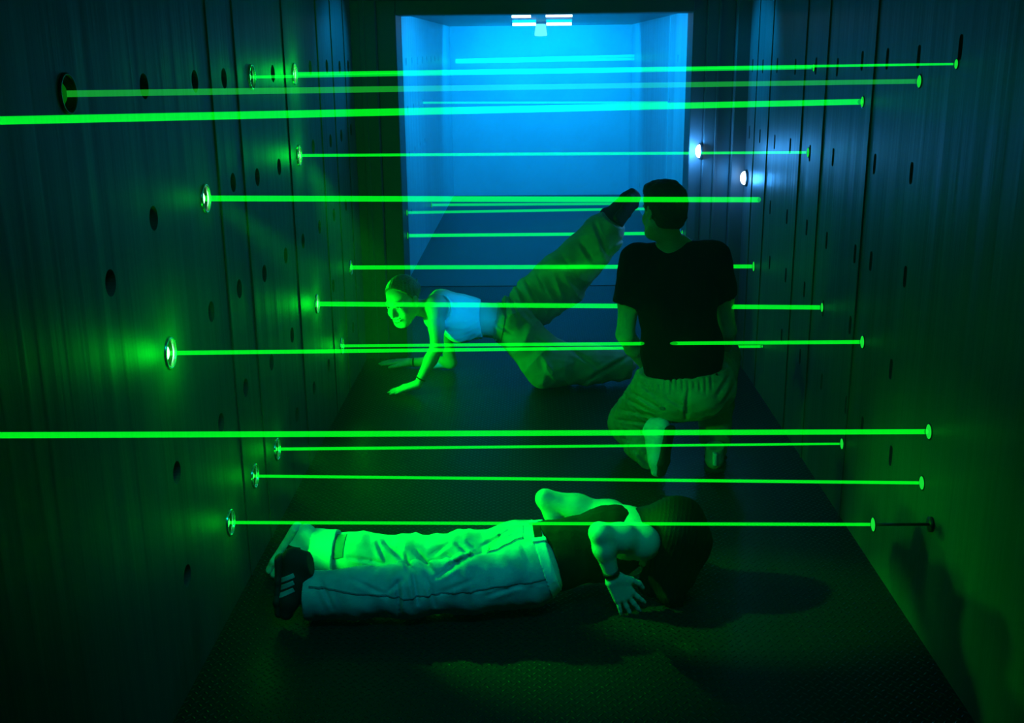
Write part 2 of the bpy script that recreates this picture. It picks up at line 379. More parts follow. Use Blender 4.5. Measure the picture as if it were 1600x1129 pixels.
e13 = COL.objects[-1].parent; bm = bmesh.new(); add_tube(bm, (.0, 0, 0), (XR - p13[0] - .008, 0, 0), .005, None, 12); add_tube(bm, (XR - p13[0] - .010, 0, 0), (XR - p13[0] - .001, 0, 0), .025, None, 20); from_bm('bracket', bm, M['black_metal'], e13, True)
for k, (p, t) in enumerate((((1348, 159), 1), ((1437, 127), 1))): pass
beam(on_wall(-80, 190, XL), r1 - [.01, 0, 0], 13, 'thickest green beam crossing the top of the picture from the left edge', 'beam', 8.5)
beam(E1 + [.0, 0, 0], r2 - [.01, 0, 0], 10, 'wide faint beam from the dark port at upper left', 'beam_faint', 7)
beam(E2 - [.03, 0, 0], r3 - [.01, 0, 0], 4.5, 'high beam that starts at the ringed emitter left of the white-hot one', 'beam_thin', 4)
beam(E3 - [.03, 0, 0], r4 - [.01, 0, 0], 5, 'highest beam reaching furthest right, from the white-hot top emitter', 'beam', 3.5)
def far_left(x, y): p = on_wall(x, y, XL + .005); f = (YR - .02) / p[1]; return CAM + (p - CAM) * min(1, f)
beam(far_left(712, 97), on_wall(991, 92, XR - .005), 4, 'lower of the two thin beams high in front of the blue rear wall', 'beam_thin')
beam(far_left(712, 94), on_wall(991, 87, XR - .005), 3.5, 'upper of the two thin beams high in front of the blue rear wall', 'beam_thin')
EB1 = np.array([XL, 10.9, 1.40])
beam(EB1, on_wall(1043, 160, XR - .005), 3, 'hairline beam just above the thickest beam in the blue chamber', 'beam_thin')
beam(E4 - [.03, 0, 0], r5 - [.01, 0, 0], 4.5, 'thin beam passing the blue-white lamp above the man\'s head', 'beam', 4)
hp = at(1036, 311.5, 4.50); dr = (hp - E5); tt = (at(1178, 311, 4.88)[0] - E5[0]) / dr[0]
beam(E5 - [.03, 0, 0], E5 + dr * tt, 9, 'thick beam running across the man\'s hair', 'beam', 8)
YREV = YJ2 - .06
def jl(x, y): p = at(x, y, YREV); p[0] = -.81; return p
def jr(x, y): p = at(x, y, YREV); p[0] = .955; return p
q1 = receiver(jl(642, 332), 'upper lit receiver on the left post of the door frame, at the foot\'s height', .02, (1, 0, 0))  # source of its beam, built from the receiver parts
q2 = receiver(jl(642, 368), 'lower lit emitter on the left post of the door frame', .022, (1, 0, 0))  # also an emitter end made with the receiver parts
q3 = receiver(jr(1079, 364), 'lit receiver on the right post of the door frame beside the man\'s neck', .02)
q4 = receiver(on_wall(674, 320, XL), 'lit receiver on the rear chamber\'s left wall at shoe height', .03, (1, 0, 0))  # emitting end of the rear beam, same parts as a receiver
q5 = receiver(on_wall(996, 318, XR), 'lit receiver on the rear chamber\'s right wall beside the man\'s ear', .035)
beam(q1 + [.01, 0, 0], jr(1079, 325) - [.0, 0, 0], 4, 'thin beam behind the smiling woman\'s raised shoe', 'beam_thin')
beam(q2 + [.01, 0, 0], q3 - [.01, 0, 0], 5, 'beam crossing the shin of the raised leg to the door frame', 'beam', 5)
beam(q4 + [.01, 0, 0], q5 - [.01, 0, 0], 4, 'thin beam in the rear chamber ending beside the man\'s ear', 'beam_thin')
beam(E8 - [.03, 0, 0], r6 - [.01, 0, 0], 6.5, 'beam above the smiling woman\'s head, behind the man\'s shoulders', 'beam', 6)
beam(E7 - [.03, 0, 0], r7 - [.01, 0, 0], 7.5, 'thick beam across the smiling woman\'s face and white top', 'beam', 7)
beam(E6 - [.03, 0, 0], r9 - [.01, 0, 0], 7, 'beam from the largest emitter, under the smiling woman\'s chest', 'beam', 4)
beam(E9 - [.03, 0, 0], r8 - [.01, 0, 0], 4.5, 'beam from beside the forearm, ending at waist height on the right wall', 'beam', 6)
beam(on_wall(-80, 680, XL), r10 - [.01, 0, 0], 10, 'thick low beam from the left edge across the man\'s thigh', 'beam', 8)
beam(E10 - [.03, 0, 0], r11 - [.01, 0, 0], 5, 'thin beam over the heel of the man\'s raised shoe', 'beam', 3.5)
beam(E11 - [.03, 0, 0], r12 - [.01, 0, 0], 4.5, 'thin beam over the toe of the man\'s raised shoe', 'beam', 5)
beam(E12 - [.03, 0, 0], r13 - [.01, 0, 0], 5, 'lowest beam, just above the lying woman\'s back', 'beam', 5)

# blue-white port lamps on the right frame
def port_lamp(p, label, power):
    e = empty('port_lamp', p); tag(e, label, 'lamp', 'blue white lamps on the right frame')
    bm = bmesh.new(); add_lathe(bm, (0, 0, 0), (-1, 0, 0), [(0, .05), (.012, .05), (.018, .046), (.018, .040)], 32)
    from_bm('bezel', bm, M['black_metal'], e, True)
    bm = bmesh.new(); add_lathe(bm, (0, 0, 0), (-1, 0, 0), [(.017, .041), (.03, .036), (.04, .02), (.044, 0)], 28)
    from_bm('lens', bm, M['blue_lens'], e, True)
    point_light('lamp_glow', (-.075, -.06, 0), (.05, .36, 1), power, .03, e)
port_lamp((1.035, YJ + .08, 1.285), 'blue-white lamp with a star of light on the frame above the man', 9)
port_lamp((XR + .004, YJ - .09, 1.14), 'half hidden blue-white lamp lower on the right frame edge', 3)
# ceiling lamps of the rear chamber
def light_bar(x0, x1, y, z, label):
    e = empty('light_bar', ((x0 + x1) / 2, y, z)); w = (x1 - x0) / 2; tag(e, label, 'ceiling light', 'blue white light bars on the rear ceiling')
    d = ZT - z
    box_obj('housing', -w, w, -.03, .03, .012, d, M['pale_metal'], e, .004)
    bm = bmesh.new(); add_tube(bm, (-w * .96, 0, 0), (w * .96, 0, 0), .016, None, 14); from_bm('tube', bm, M['tube'], e, True)
def bar_at(xa, xb, y, Y, label):
    a, b = at(xa, y, Y), at(xb, y, Y); light_bar(a[0], b[0], Y, a[2], label)
bar_at(799, 830, 24.5, 8.6, 'upper left light bar on the ceiling beyond the frame')
bar_at(852, 895, 23.5, 8.6, 'upper right light bar on the ceiling beyond the frame')
bar_at(800, 838, 38, 11.6, 'lower left light bar, further back on the rear ceiling')
bar_at(853, 894, 37.5, 11.6, 'lower right light bar, further back on the rear ceiling')
c = at(845, 45, 12.6)
sp = empty('spot_lamp', (c[0], 12.6, c[2])); tag(sp, 'glowing cyan spot lamp hanging between the light bars', 'lamp')
bm = bmesh.new(); add_tube(bm, (0, 0, .05), (0, 0, ZT - c[2]), .06, .075, 20); from_bm('stem', bm, M['pale_metal'], sp, True)
bm = bmesh.new(); add_lathe(bm, (0, 0, .06), (0, 0, -1), [(0, .05), (.02, .056), (.12, .07), (.135, .066), (.14, 0)], 28); from_bm('lamp_head', bm, M['spot_lens'], sp, True)
rail = box_obj('ceiling_rail', at(676, 24, 8.75)[0], at(1002, 20, 8.75)[0], -.02, .02, -.02, .0, M['pale_metal'], None, .004)
rail.location = (0, 8.75, ZT); tag(rail, 'thin pale rail across the ceiling behind the light bars', 'rail')

# ------------------------------------------------------------------ light
area_light('rear_ceiling_light', (.1, 13.5, 2.12), (.1, 14.6, 1.3), BLUE, 72, 1.6, .3)
area_light('rear_ceiling_wash', (.1, 9.0, 2.10), (.1, 12.0, 0), (0, .48, .8), 7, 1.2, .3)
area_light('rear_front_wash', (.1, 7.35, 2.0), (.1, 12.0, 1.5), BLUE, 34, 1.2, .1, 150)  # unseen fill, added to brighten the rear side walls
area_light('rear_wall_fill_left', (.1, 9.2, 2.1), (XL, 11.6, 1.7), BLUE, 26, .8, .2, 120)  # no lamp hangs here: added light for the rear left wall
area_light('rear_wall_fill_right', (.1, 9.2, 2.1), (XR, 11.2, 1.7), BLUE, 26, .8, .2, 120)  # likewise added, lifts the rear right wall
spot_light('wall_end_fill_left', (-.45, 6.62, 2.05), (XL, 6.25, 1.86), (0, .42, 1), 34, 66, .9, .05)  # added spot, imitates the rear lamps' blue streaks on the wall end
spot_light('wall_end_fill_right', (.62, 6.62, 2.05), (XR, 6.40, 1.86), (0, .40, 1), 60, 66, .9, .05)  # the same added streak light for the right wall end
area_light('front_ceiling_light', (-.1, 2.3, 2.12), (-.1, 3.35, .1), (0, .58, .60), 3.8, 1.2, .3, 84)
point_light('upper_wall_fill', (.1, 3.5, 2.08), (0, .54, .56), 2.5, .1)  # invented fill that brightens the upper walls
spot_light('tank_top_fill', (.1, 3.9, 2.1), tuple(at(728, 496, 6.1)), (.0, .36, 1.0), 300, 8.0, .35)  # made-up blue spot, added to light the white tank top
W = bpy.data.worlds.new('haze'); SC.world = W; W.use_nodes = True
wn = W.node_tree.nodes; wn['Background'].inputs['Color'].default_value = (0, 0, 0, 1); wn['Background'].inputs['Strength'].default_value = 0
vs = wn.new('ShaderNodeVolumeScatter'); vs.inputs['Color'].default_value = (.9, .9, .9, 1); vs.inputs['Density'].default_value = .014; vs.inputs['Anisotropy'].default_value = .2
W.node_tree.links.new(vs.outputs[0], wn['World Output'].inputs['Volume'])
#PEOPLE
# ------------------------------------------------------------------ implicit surfaces for bodies and clothes
V3 = lambda *p: np.array(p, float)
def nrm(v): v = np.array(v, float); return v / np.linalg.norm(v)
def cone(a, b, ra, rb=None, k=.03, flat=1.0, side=None, capa=False, capb=False, fold=None, op='u'):
    return dict(t='c', a=np.array(a, float), b=np.array(b, float), ra=ra, rb=ra if rb is None else rb, k=k, flat=flat, side=side, capa=capa, capb=capb, fold=fold, op=op)
def ell(c, rad, axes=None, k=.02, op='u'):
    return dict(t='e', c=np.array(c, float), r=np.array(rad, float), ax=np.eye(3) if axes is None else np.array(axes, float), k=k, op=op)
def plane(o, n, k=0.0): return dict(t='p', o=np.array(o, float), n=nrm(n), k=k, op='i')
def wob(f): return dict(t='w', f=f, op='w')
def chain(pts, radii, k=.03, **kw):
    out = []
    for i in range(len(pts) - 1):
        q = dict(kw)
        if i > 0: q.pop('capa', None)
        if i < len(pts) - 2: q.pop('capb', None)
        out.append(cone(pts[i], pts[i + 1], radii[i], radii[i + 1], k, **q))
    return out
def pdist(p, P):
    if p['t'] == 'p': return (P - p['o']) @ p['n']
    if p['t'] == 'e':
        q = (P - p['c']) @ p['ax'].T; r = p['r']
        k0 = np.sqrt(((q / r) ** 2).sum(-1)); k1 = np.sqrt(((q / (r * r)) ** 2).sum(-1)) + 1e-9
        return k0 * (k0 - 1) / k1
    a, b = p['a'], p['b']; ab = b - a; L = np.linalg.norm(ab); u = ab / max(L, 1e-9)
    q = P - a; t = q @ u; h = np.clip(t / max(L, 1e-9), 0, 1)
    if p['flat'] != 1.0:
        s = np.array(p['side'], float); s = nrm(s - (s @ u) * u); f = np.cross(u, s)
        x = q @ s; y = (q @ f) / p['flat']; e = t - h * L
        d = np.sqrt(e * e / p['flat'] ** 2 + x * x + y * y) - (p['ra'] + (p['rb'] - p['ra']) * h)
        d = d * min(1.0, p['flat'])
    else:
        w = q - np.outer(h.ravel(), ab).reshape(q.shape)
        d = np.sqrt((w * w).sum(-1)) - (p['ra'] + (p['rb'] - p['ra']) * h)
    if p['fold']:
        am, wl, ph, sk = p['fold']; s = nrm(np.cross(u, [.3, .2, .9])); f = np.cross(u, s)
        ang = np.arctan2(q @ f, q @ s)
        z = 2 * math.pi * t / wl + ph + sk * np.sin(ang + ph) + 1.3 * np.sin(2 * ang + ph * 2) * np.sin(t / wl * 2.1)
        d = d - am * (1 - 2 * np.abs(np.sin(z * .5)) ** 1.0) * (.55 + .45 * np.sin(ang * 1.5 + ph))
    if p['capa']: d = np.maximum(d, -t)
    if p['capb']: d = np.maximum(d, t - L)
    return d
def pbox(p):
    if p['t'] == 'e': r = p['r'].max(); return p['c'] - r, p['c'] + r
    r = max(p['ra'], p['rb']); return np.minimum(p['a'], p['b']) - r, np.maximum(p['a'], p['b']) + r
class Field:
    def __init__(s, ops, vox, pad=.02):
        u = [o for o in ops if o['op'] == 'u']
        lo = np.min([pbox(o)[0] for o in u], 0) - pad; hi = np.max([pbox(o)[1] for o in u], 0) + pad
        s.lo, s.vox = lo, vox; s.n = np.ceil((hi - lo) / vox).astype(int) + 1
        s.F = np.full(s.n, 9.0, np.float32)
        for o in ops: s.apply(o)
    def pts(s, i0, i1):
        ax = [s.lo[d] + s.vox * np.arange(i0[d], i1[d]) for d in range(3)]
        return np.stack(np.meshgrid(*ax, indexing='ij'), -1)
    def apply(s, o):
        if o['op'] == 'w':
            idx = np.argwhere(np.abs(s.F) < .035)
            P = s.lo + s.vox * idx; s.F[tuple(idx.T)] += o['f'](P).astype(np.float32); return
        if o['op'] == 'i':
            d = pdist(o, s.pts((0, 0, 0), s.n)).astype(np.float32); s.F = np.maximum(s.F, d); return
        lo, hi = pbox(o); m = max(o['k'], .01) + 4 * s.vox
        i0 = np.clip(np.floor((lo - m - s.lo) / s.vox).astype(int), 0, s.n); i1 = np.clip(np.ceil((hi + m - s.lo) / s.vox).astype(int) + 1, 0, s.n)
        if (i1 <= i0).any(): return
        d = pdist(o, s.pts(i0, i1)).astype(np.float32); sl = tuple(slice(a, b) for a, b in zip(i0, i1)); A = s.F[sl]; k = o['k']
        if o['op'] == 'u':
            r = np.minimum(A, d)
            if k > 0: h = np.maximum(k - np.abs(A - d), 0) / k; r = r - h * h * k * .25
        elif o['op'] == 's':
            d = -d; r = np.maximum(A, d)
            if k > 0: h = np.maximum(k - np.abs(A - d), 0) / k; r = r + h * h * k * .25
        s.F[sl] = r
    def mesh(s, name, F=None, lo=None):
        return nets(name, s.F if F is None else F, s.lo if lo is None else lo, s.vox)
    def shell(s, name, off, c, axes, half, thick=None, up=1):
        "the surface pushed out by off, kept only inside an oriented box: patches, bands, stripes"
        ax = np.array([nrm(a) for a in axes]); half = np.array(half, float); r = np.linalg.norm(half) + .02; c = np.array(c, float)
        i0 = np.clip(np.floor((c - r - s.lo) / s.vox).astype(int), 0, s.n); i1 = np.clip(np.ceil((c + r - s.lo) / s.vox).astype(int) + 1, 0, s.n)
        F = s.F[tuple(slice(a, b) for a, b in zip(i0, i1))]; lo, vox = s.lo + s.vox * i0, s.vox
        for _ in range(up):
            n = np.array(F.shape)                    # finer grid by linear upsampling
            for d in range(3):
                F = np.moveaxis(F, d, 0); G = np.empty((2 * F.shape[0] - 1,) + F.shape[1:], np.float32)
                G[::2] = F; G[1::2] = (F[:-1] + F[1:]) / 2; F = np.moveaxis(G, 0, d)
            vox /= 2
        axx = [lo[d] + vox * np.arange(F.shape[d]) for d in range(3)]
        P = np.stack(np.meshgrid(*axx, indexing='ij'), -1)
        q = np.abs((P - c) @ ax.T) - half; B = q.max(-1)
        G = np.maximum(F - off, B)
        if thick: G = np.maximum(G, off - thick - F)
        return nets(name, G.astype(np.float32), lo, vox)
def nets(name, F, lo, vox):
    F = np.pad(F, 1, constant_values=1.0); lo = lo - vox
    S = F < 0; n = np.array(F.shape)
    c = np.zeros(n - 1, np.int8)
    offs = [(i, j, k) for i in (0, 1) for j in (0, 1) for k in (0, 1)]
    for (i, j, k) in offs: c += S[i:n[0] - 1 + i, j:n[1] - 1 + j, k:n[2] - 1 + k]
    idx = np.argwhere((c > 0) & (c < 8))
    vals = np.stack([F[idx[:, 0] + i, idx[:, 1] + j, idx[:, 2] + k] for (i, j, k) in offs], 1)
    pos = np.zeros((len(idx), 3)); cnt = np.zeros(len(idx))
    for a in range(8):
        for b in range(a + 1, 8):
            oa, ob = np.array(offs[a]), np.array(offs[b])
            if np.abs(oa - ob).sum() != 1: continue
            x = (vals[:, a] < 0) != (vals[:, b] < 0)
            t = vals[x, a] / (vals[x, a] - vals[x, b])
            pos[x] += oa + t[:, None] * (ob - oa); cnt[x] += 1
    verts = lo + vox * (idx + pos / cnt[:, None])
    ids = np.full(n - 1, -1, np.int32); ids[tuple(idx.T)] = np.arange(len(idx))
    quads = []
    for ax in range(3):
        b, cc = [(1, 2), (2, 0), (0, 1)][ax]
        sl0 = [slice(None)] * 3; sl1 = [slice(None)] * 3; sl0[ax] = slice(0, n[ax] - 1); sl1[ax] = slice(1, n[ax])
        A, B = S[tuple(sl0)], S[tuple(sl1)]
        e = np.argwhere(A != B); e = e[(e[:, b] > 0) & (e[:, cc] > 0) & (e[:, b] < n[b] - 1) & (e[:, cc] < n[cc] - 1)]
        flip = ~A[tuple(e.T)]
        db = np.zeros(3, int); db[b] = 1; dc = np.zeros(3, int); dc[cc] = 1
        q = np.stack([ids[tuple((e - db - dc).T)], ids[tuple((e - dc).T)], ids[tuple(e.T)], ids[tuple((e - db).T)]], 1)
        q[flip] = q[flip][:, ::-1]; quads.append(q)
    Q = np.concatenate(quads); Q = Q[(Q >= 0).all(1)]
    me = bpy.data.meshes.new(name)
    me.vertices.add(len(verts)); me.vertices.foreach_set('co', verts.astype(np.float32).ravel())
    me.loops.add(Q.size); me.loops.foreach_set('vertex_index', Q.ravel().astype(np.int32))
    me.polygons.add(len(Q)); me.polygons.foreach_set('loop_start', np.arange(0, Q.size, 4, dtype=np.int32)); me.polygons.foreach_set('loop_total', np.full(len(Q), 4, np.int32))
    me.polygons.foreach_set('use_smooth', np.ones(len(Q), bool)); me.update(calc_edges=True); me.validate()
    return me
def solid(name, ops, vox, m, parent):
    f = Field(ops, vox); o = link(name, f.mesh(name), m, None, False); attach(o, parent); o['_f'] = 0; del o['_f']
    return o, f
def patch(name, f, off, c, axes, half, m, parent, thick=None, up=1):
    o = link(name, f.shell(name, off, c, axes, half, thick, up), m, None, False); attach(o, parent); return o
def attach(o, parent):
    "parent without moving what was built in room coordinates"
    o.parent = parent; p = parent; M_ = Matrix.Identity(4)
    while p is not None: M_ = Matrix.Translation(p.location) @ M_; p = p.parent
    o.data.transform(M_.inverted())
def ripple(seed, amp, sc, stretch=(1, 1, 1)):
    rg = np.random.RandomState(seed); D = rg.normal(size=(7, 3)) * np.array(stretch); ph = rg.rand(7) * 6.28
    def f(P):
        v = 0
        for d, p in zip(D, ph): v = v + np.sin(P @ d * sc + p + 1.2 * np.sin(P @ D[0][::-1] * sc * .6))
        return amp * v / 7 * 2
    return f

def project(P):
    q = (P - CAM) @ ROT; return CX + FPX * q[..., 0] / -q[..., 2], CY - FPX * q[..., 1] / -q[..., 2]
def creases(lst, ymax=99):
    "folds pressed into cloth along lines; width in photo pixels, depth in metres (negative = ridge)"
    def f(P):
        x, y = project(P); out = np.zeros(len(P))
        for (x0, y0, x1, y1, w, d) in lst:
            dx, dy = x1 - x0, y1 - y0; L2 = dx * dx + dy * dy
            t = np.clip(((x - x0) * dx + (y - y0) * dy) / L2, 0, 1)
            e = np.hypot(x - x0 - t * dx, y - y0 - t * dy)
            v = np.exp(-(e / w) ** 2) * np.sin(np.pi * np.clip(t * .86 + .07, 0, 1)) ** .5
            n = (-(dy), dx); side = ((x - x0) * n[0] + (y - y0) * n[1]) / math.sqrt(L2)
            out += d * (v - .45 * np.exp(-((side - 2.0 * w) / (1.1 * w)) ** 2) * np.exp(-(np.maximum(e - 3.2 * w, 0) / w) ** 2) * np.sin(np.pi * t))
        return np.where(P[:, 1] < ymax, out, 0)
    return wob(f)

# anatomy ------------------------------------------------------------------
def hand_ops(Wp, fwd, up, thumb, s=1.0, spread=.30, lift=0.0, bend=.12):
    "palm, four unequal fingers with knuckle bends and a thumb from the side of the palm"
    f = nrm(fwd); u = np.array(up, float); u = nrm(u - (u @ f) * f); r = np.cross(f, u) * thumb
    ops = []; offx = [.030, .010, -.011, -.030]; kf = [.088, .093, .088, .078]; ln = [.072, .082, .076, .060]; rr = [.0088, .0092, .0088, .0078]
    for i in range(4):
        K = Wp + s * (f * kf[i] + r * offx[i] + u * .004)
        ops.append(cone(Wp + s * (f * .012 + r * offx[i] * .55), K, .0175 * s, .0125 * s, .014 * s))
        an = spread * (offx[i] / .03) * .75
        d0 = nrm(f * math.cos(an) + r * math.sin(an) + u * (lift + .10)); d1 = nrm(f * math.cos(an) + r * math.sin(an) - u * bend); d2 = nrm(f * math.cos(an) + r * math.sin(an) - u * (bend * 2.2))
        a = K; b = a + d0 * ln[i] * .45 * s; c_ = b + d1 * ln[i] * .32 * s; e = c_ + d2 * ln[i] * .25 * s
        ops += [cone(a, b, rr[i] * 1.1 * s, rr[i] * s, .006 * s), cone(b, c_, rr[i] * s, rr[i] * .9 * s, .004 * s), cone(c_, e, rr[i] * .9 * s, rr[i] * .72 * s, .004 * s)]
    T0 = Wp + s * (f * .022 + r * .022); T1 = Wp + s * (f * .055 + r * .052 - u * .002); T2 = T1 + s * (f * .030 + r * .018); T3 = T2 + s * (f * .026 + r * .004 - u * .003)
    ops += [cone(T0, T1, .017 * s, .0125 * s, .016 * s), cone(T1, T2, .0115 * s, .010 * s, .005 * s), cone(T2, T3, .010 * s, .0078 * s, .004 * s)]
    return ops
def axes3(face, up):
    y = nrm(face); z = np.array(up, float); z = nrm(z - (z @ y) * y); x = np.cross(y, z); return np.array([x, y, z])
def head_ops(c, face, up, s=1.0, k=.02, male=False):
    A = axes3(face, up); c = np.array(c, float)
    def L(x, y, z): return c + s * (x * A[0] + y * A[1] + z * A[2])
    E = lambda p, r, k=.02, op='u': ell(L(*p), np.array(r) * s, A, k * s, op)
    ops = [E((0, -.012, .032), (.074, .094, .083)), E((0, .028, -.035), (.058, .066, .082), .03), E((0, .062, -.098), (.026 if not male else .032, .024, .018), .03),
           cone(L(-.052, .0, -.06), L(-.018, .055, -.095), .02 * s, .018 * s, .03 * s), cone(L(.052, .0, -.06), L(.018, .055, -.095), .02 * s, .018 * s, .03 * s),
           E((.036, .062, -.038), (.022, .018, .02), .02), E((-.036, .062, -.038), (.022, .018, .02), .02),
           cone(L(.014, .086, .018), L(.046, .070, .018), .009 * s, .007 * s, .012 * s), cone(L(-.014, .086, .018), L(-.046, .070, .018), .009 * s, .007 * s, .012 * s),
           E((.031, .094, -.001), (.017, .016, .010), .008, 's'), E((-.031, .094, -.001), (.017, .016, .010), .008, 's'),
           cone(L(0, .090, .005), L(0, .112, -.036), .0075 * s, .0105 * s, .008 * s), E((.011, .098, -.041), (.008, .010, .007), .006), E((-.011, .098, -.041), (.008, .010, .007), .006),
           E((0, .080, -.068), (.026, .016, .018), .012)]
    for sg in (1, -1):
        ops += [ell(L(sg * .076, -.008, -.010), np.array((.010, .020, .032)) * s, A, .008 * s), ell(L(sg * .084, -.004, -.008), np.array((.006, .011, .019)) * s, A, .004 * s, 's')]
    return ops, L, A
def shoe(parent, heel, toe, up, s, m_up, m_sole, vox=.0035, stripes=None, ankle=None, m_toe=None):
    f = nrm(np.array(toe, float) - heel); Ln = np.linalg.norm(np.array(toe, float) - heel); u = np.array(up, float); u = nrm(u - (u @ f) * f); r = np.cross(f, u); heel = np.array(heel, float)
    def L(t, x, z): return heel + f * t * Ln + r * x * s + u * z * s
    ops = [cone(L(.11, 0, .045), L(.40, 0, .050), .036 * s, .037 * s, .03), cone(L(.40, 0, .048), L(.68, .002, .036), .037 * s, .040 * s, .03, flat=.86, side=r),
           cone(L(.68, .002, .034), L(.88, .004, .026), .041 * s, .034 * s, .03, flat=.68, side=r), cone(L(.15, 0, .05), L(.17, 0, .10), .036 * s, .040 * s, .02),
           cone(L(.30, 0, .085), L(.55, 0, .062), .024 * s, .022 * s, .03), plane(L(.5, 0, .004), -u), plane(L(.17, 0, .108), u - .25 * f)]
    o, fld = solid('shoe', ops, vox, m_up, parent)
    th = .50 if m_sole is M['sole_pale'] else .42
    so = [cone(L(.12, 0, .002), L(.42, -.002, .002), .042 * s, .038 * s, .010, flat=th, side=r), cone(L(.42, -.002, .002), L(.70, .002, .002), .038 * s, .046 * s, .010, flat=th, side=r), cone(L(.70, .002, .002), L(.88, .004, .004), .046 * s, .037 * s, .010, flat=th, side=r), plane(L(.5, 0, -.014), -u), plane(L(.5, 0, .014), u + .02 * f)]
    q, _ = solid('sole', so, vox, m_sole, o)
    if stripes:
        m, side = stripes; side = -1 if r[1] > 0 else 1
        for i in range(3):
            t = .36 + .10 * i
            patch('stripe', fld, .0016, L(t, side * .035, .035), (nrm(f * 1 + u * .45), r, nrm(u - f * .45)), (.008 * s, .022 * s, .030 * s), m, o, None, 1)
    if m_toe is not None:
        patch('toe_cap', fld, .002, L(.97, 0, .03), (f, r, u), (.16 * Ln, .08 * s, .022 * s), m_toe, o, None, 0)
    # laces across the instep
    bm = bmesh.new()
    for i in range(4):
        t = .40 + .075 * i
        zc = .090 - .0095 * i
        pts = [L(t - .02, -.022, zc - .010), L(t, -.008, zc), L(t + .01, .008, zc), L(t - .01, .022, zc - .010)]
        for a, b in zip(pts, pts[1:]): add_tube(bm, a, b, .0028 * s, None, 6)
    lo = from_bm('laces', bm, M['sole_pale'] if m_up is not M['shoe_white'] else M['stripe'], None, True); attach(lo, o)
    return o, L
def band(name, a, d, r, w, m, parent, thick=.0025, n=28):
    bm = bmesh.new(); add_lathe(bm, a, d, [(-w / 2, r), (-w / 2, r + thick), (w / 2, r + thick), (w / 2, r), (-w / 2, r)], n)
    o = from_bm(name, bm, m, None, True); attach(o, parent); return o
def ball(name, c, r, m, parent, sc=(1, 1, 1), A=None):
    bm = bmesh.new(); bmesh.ops.create_uvsphere(bm, u_segments=16, v_segments=10, radius=r)
    A = np.eye(3) if A is None else A
    for v in bm.verts:
        q = np.array(v.co) * np.array(sc); v.co = Vector(np.array(c, float) + q @ A)
    o = from_bm(name, bm, m, None, True); attach(o, parent); return o
X_, Y_, Z_ = V3(1, 0, 0), V3(0, 1, 0), V3(0, 0, 1)

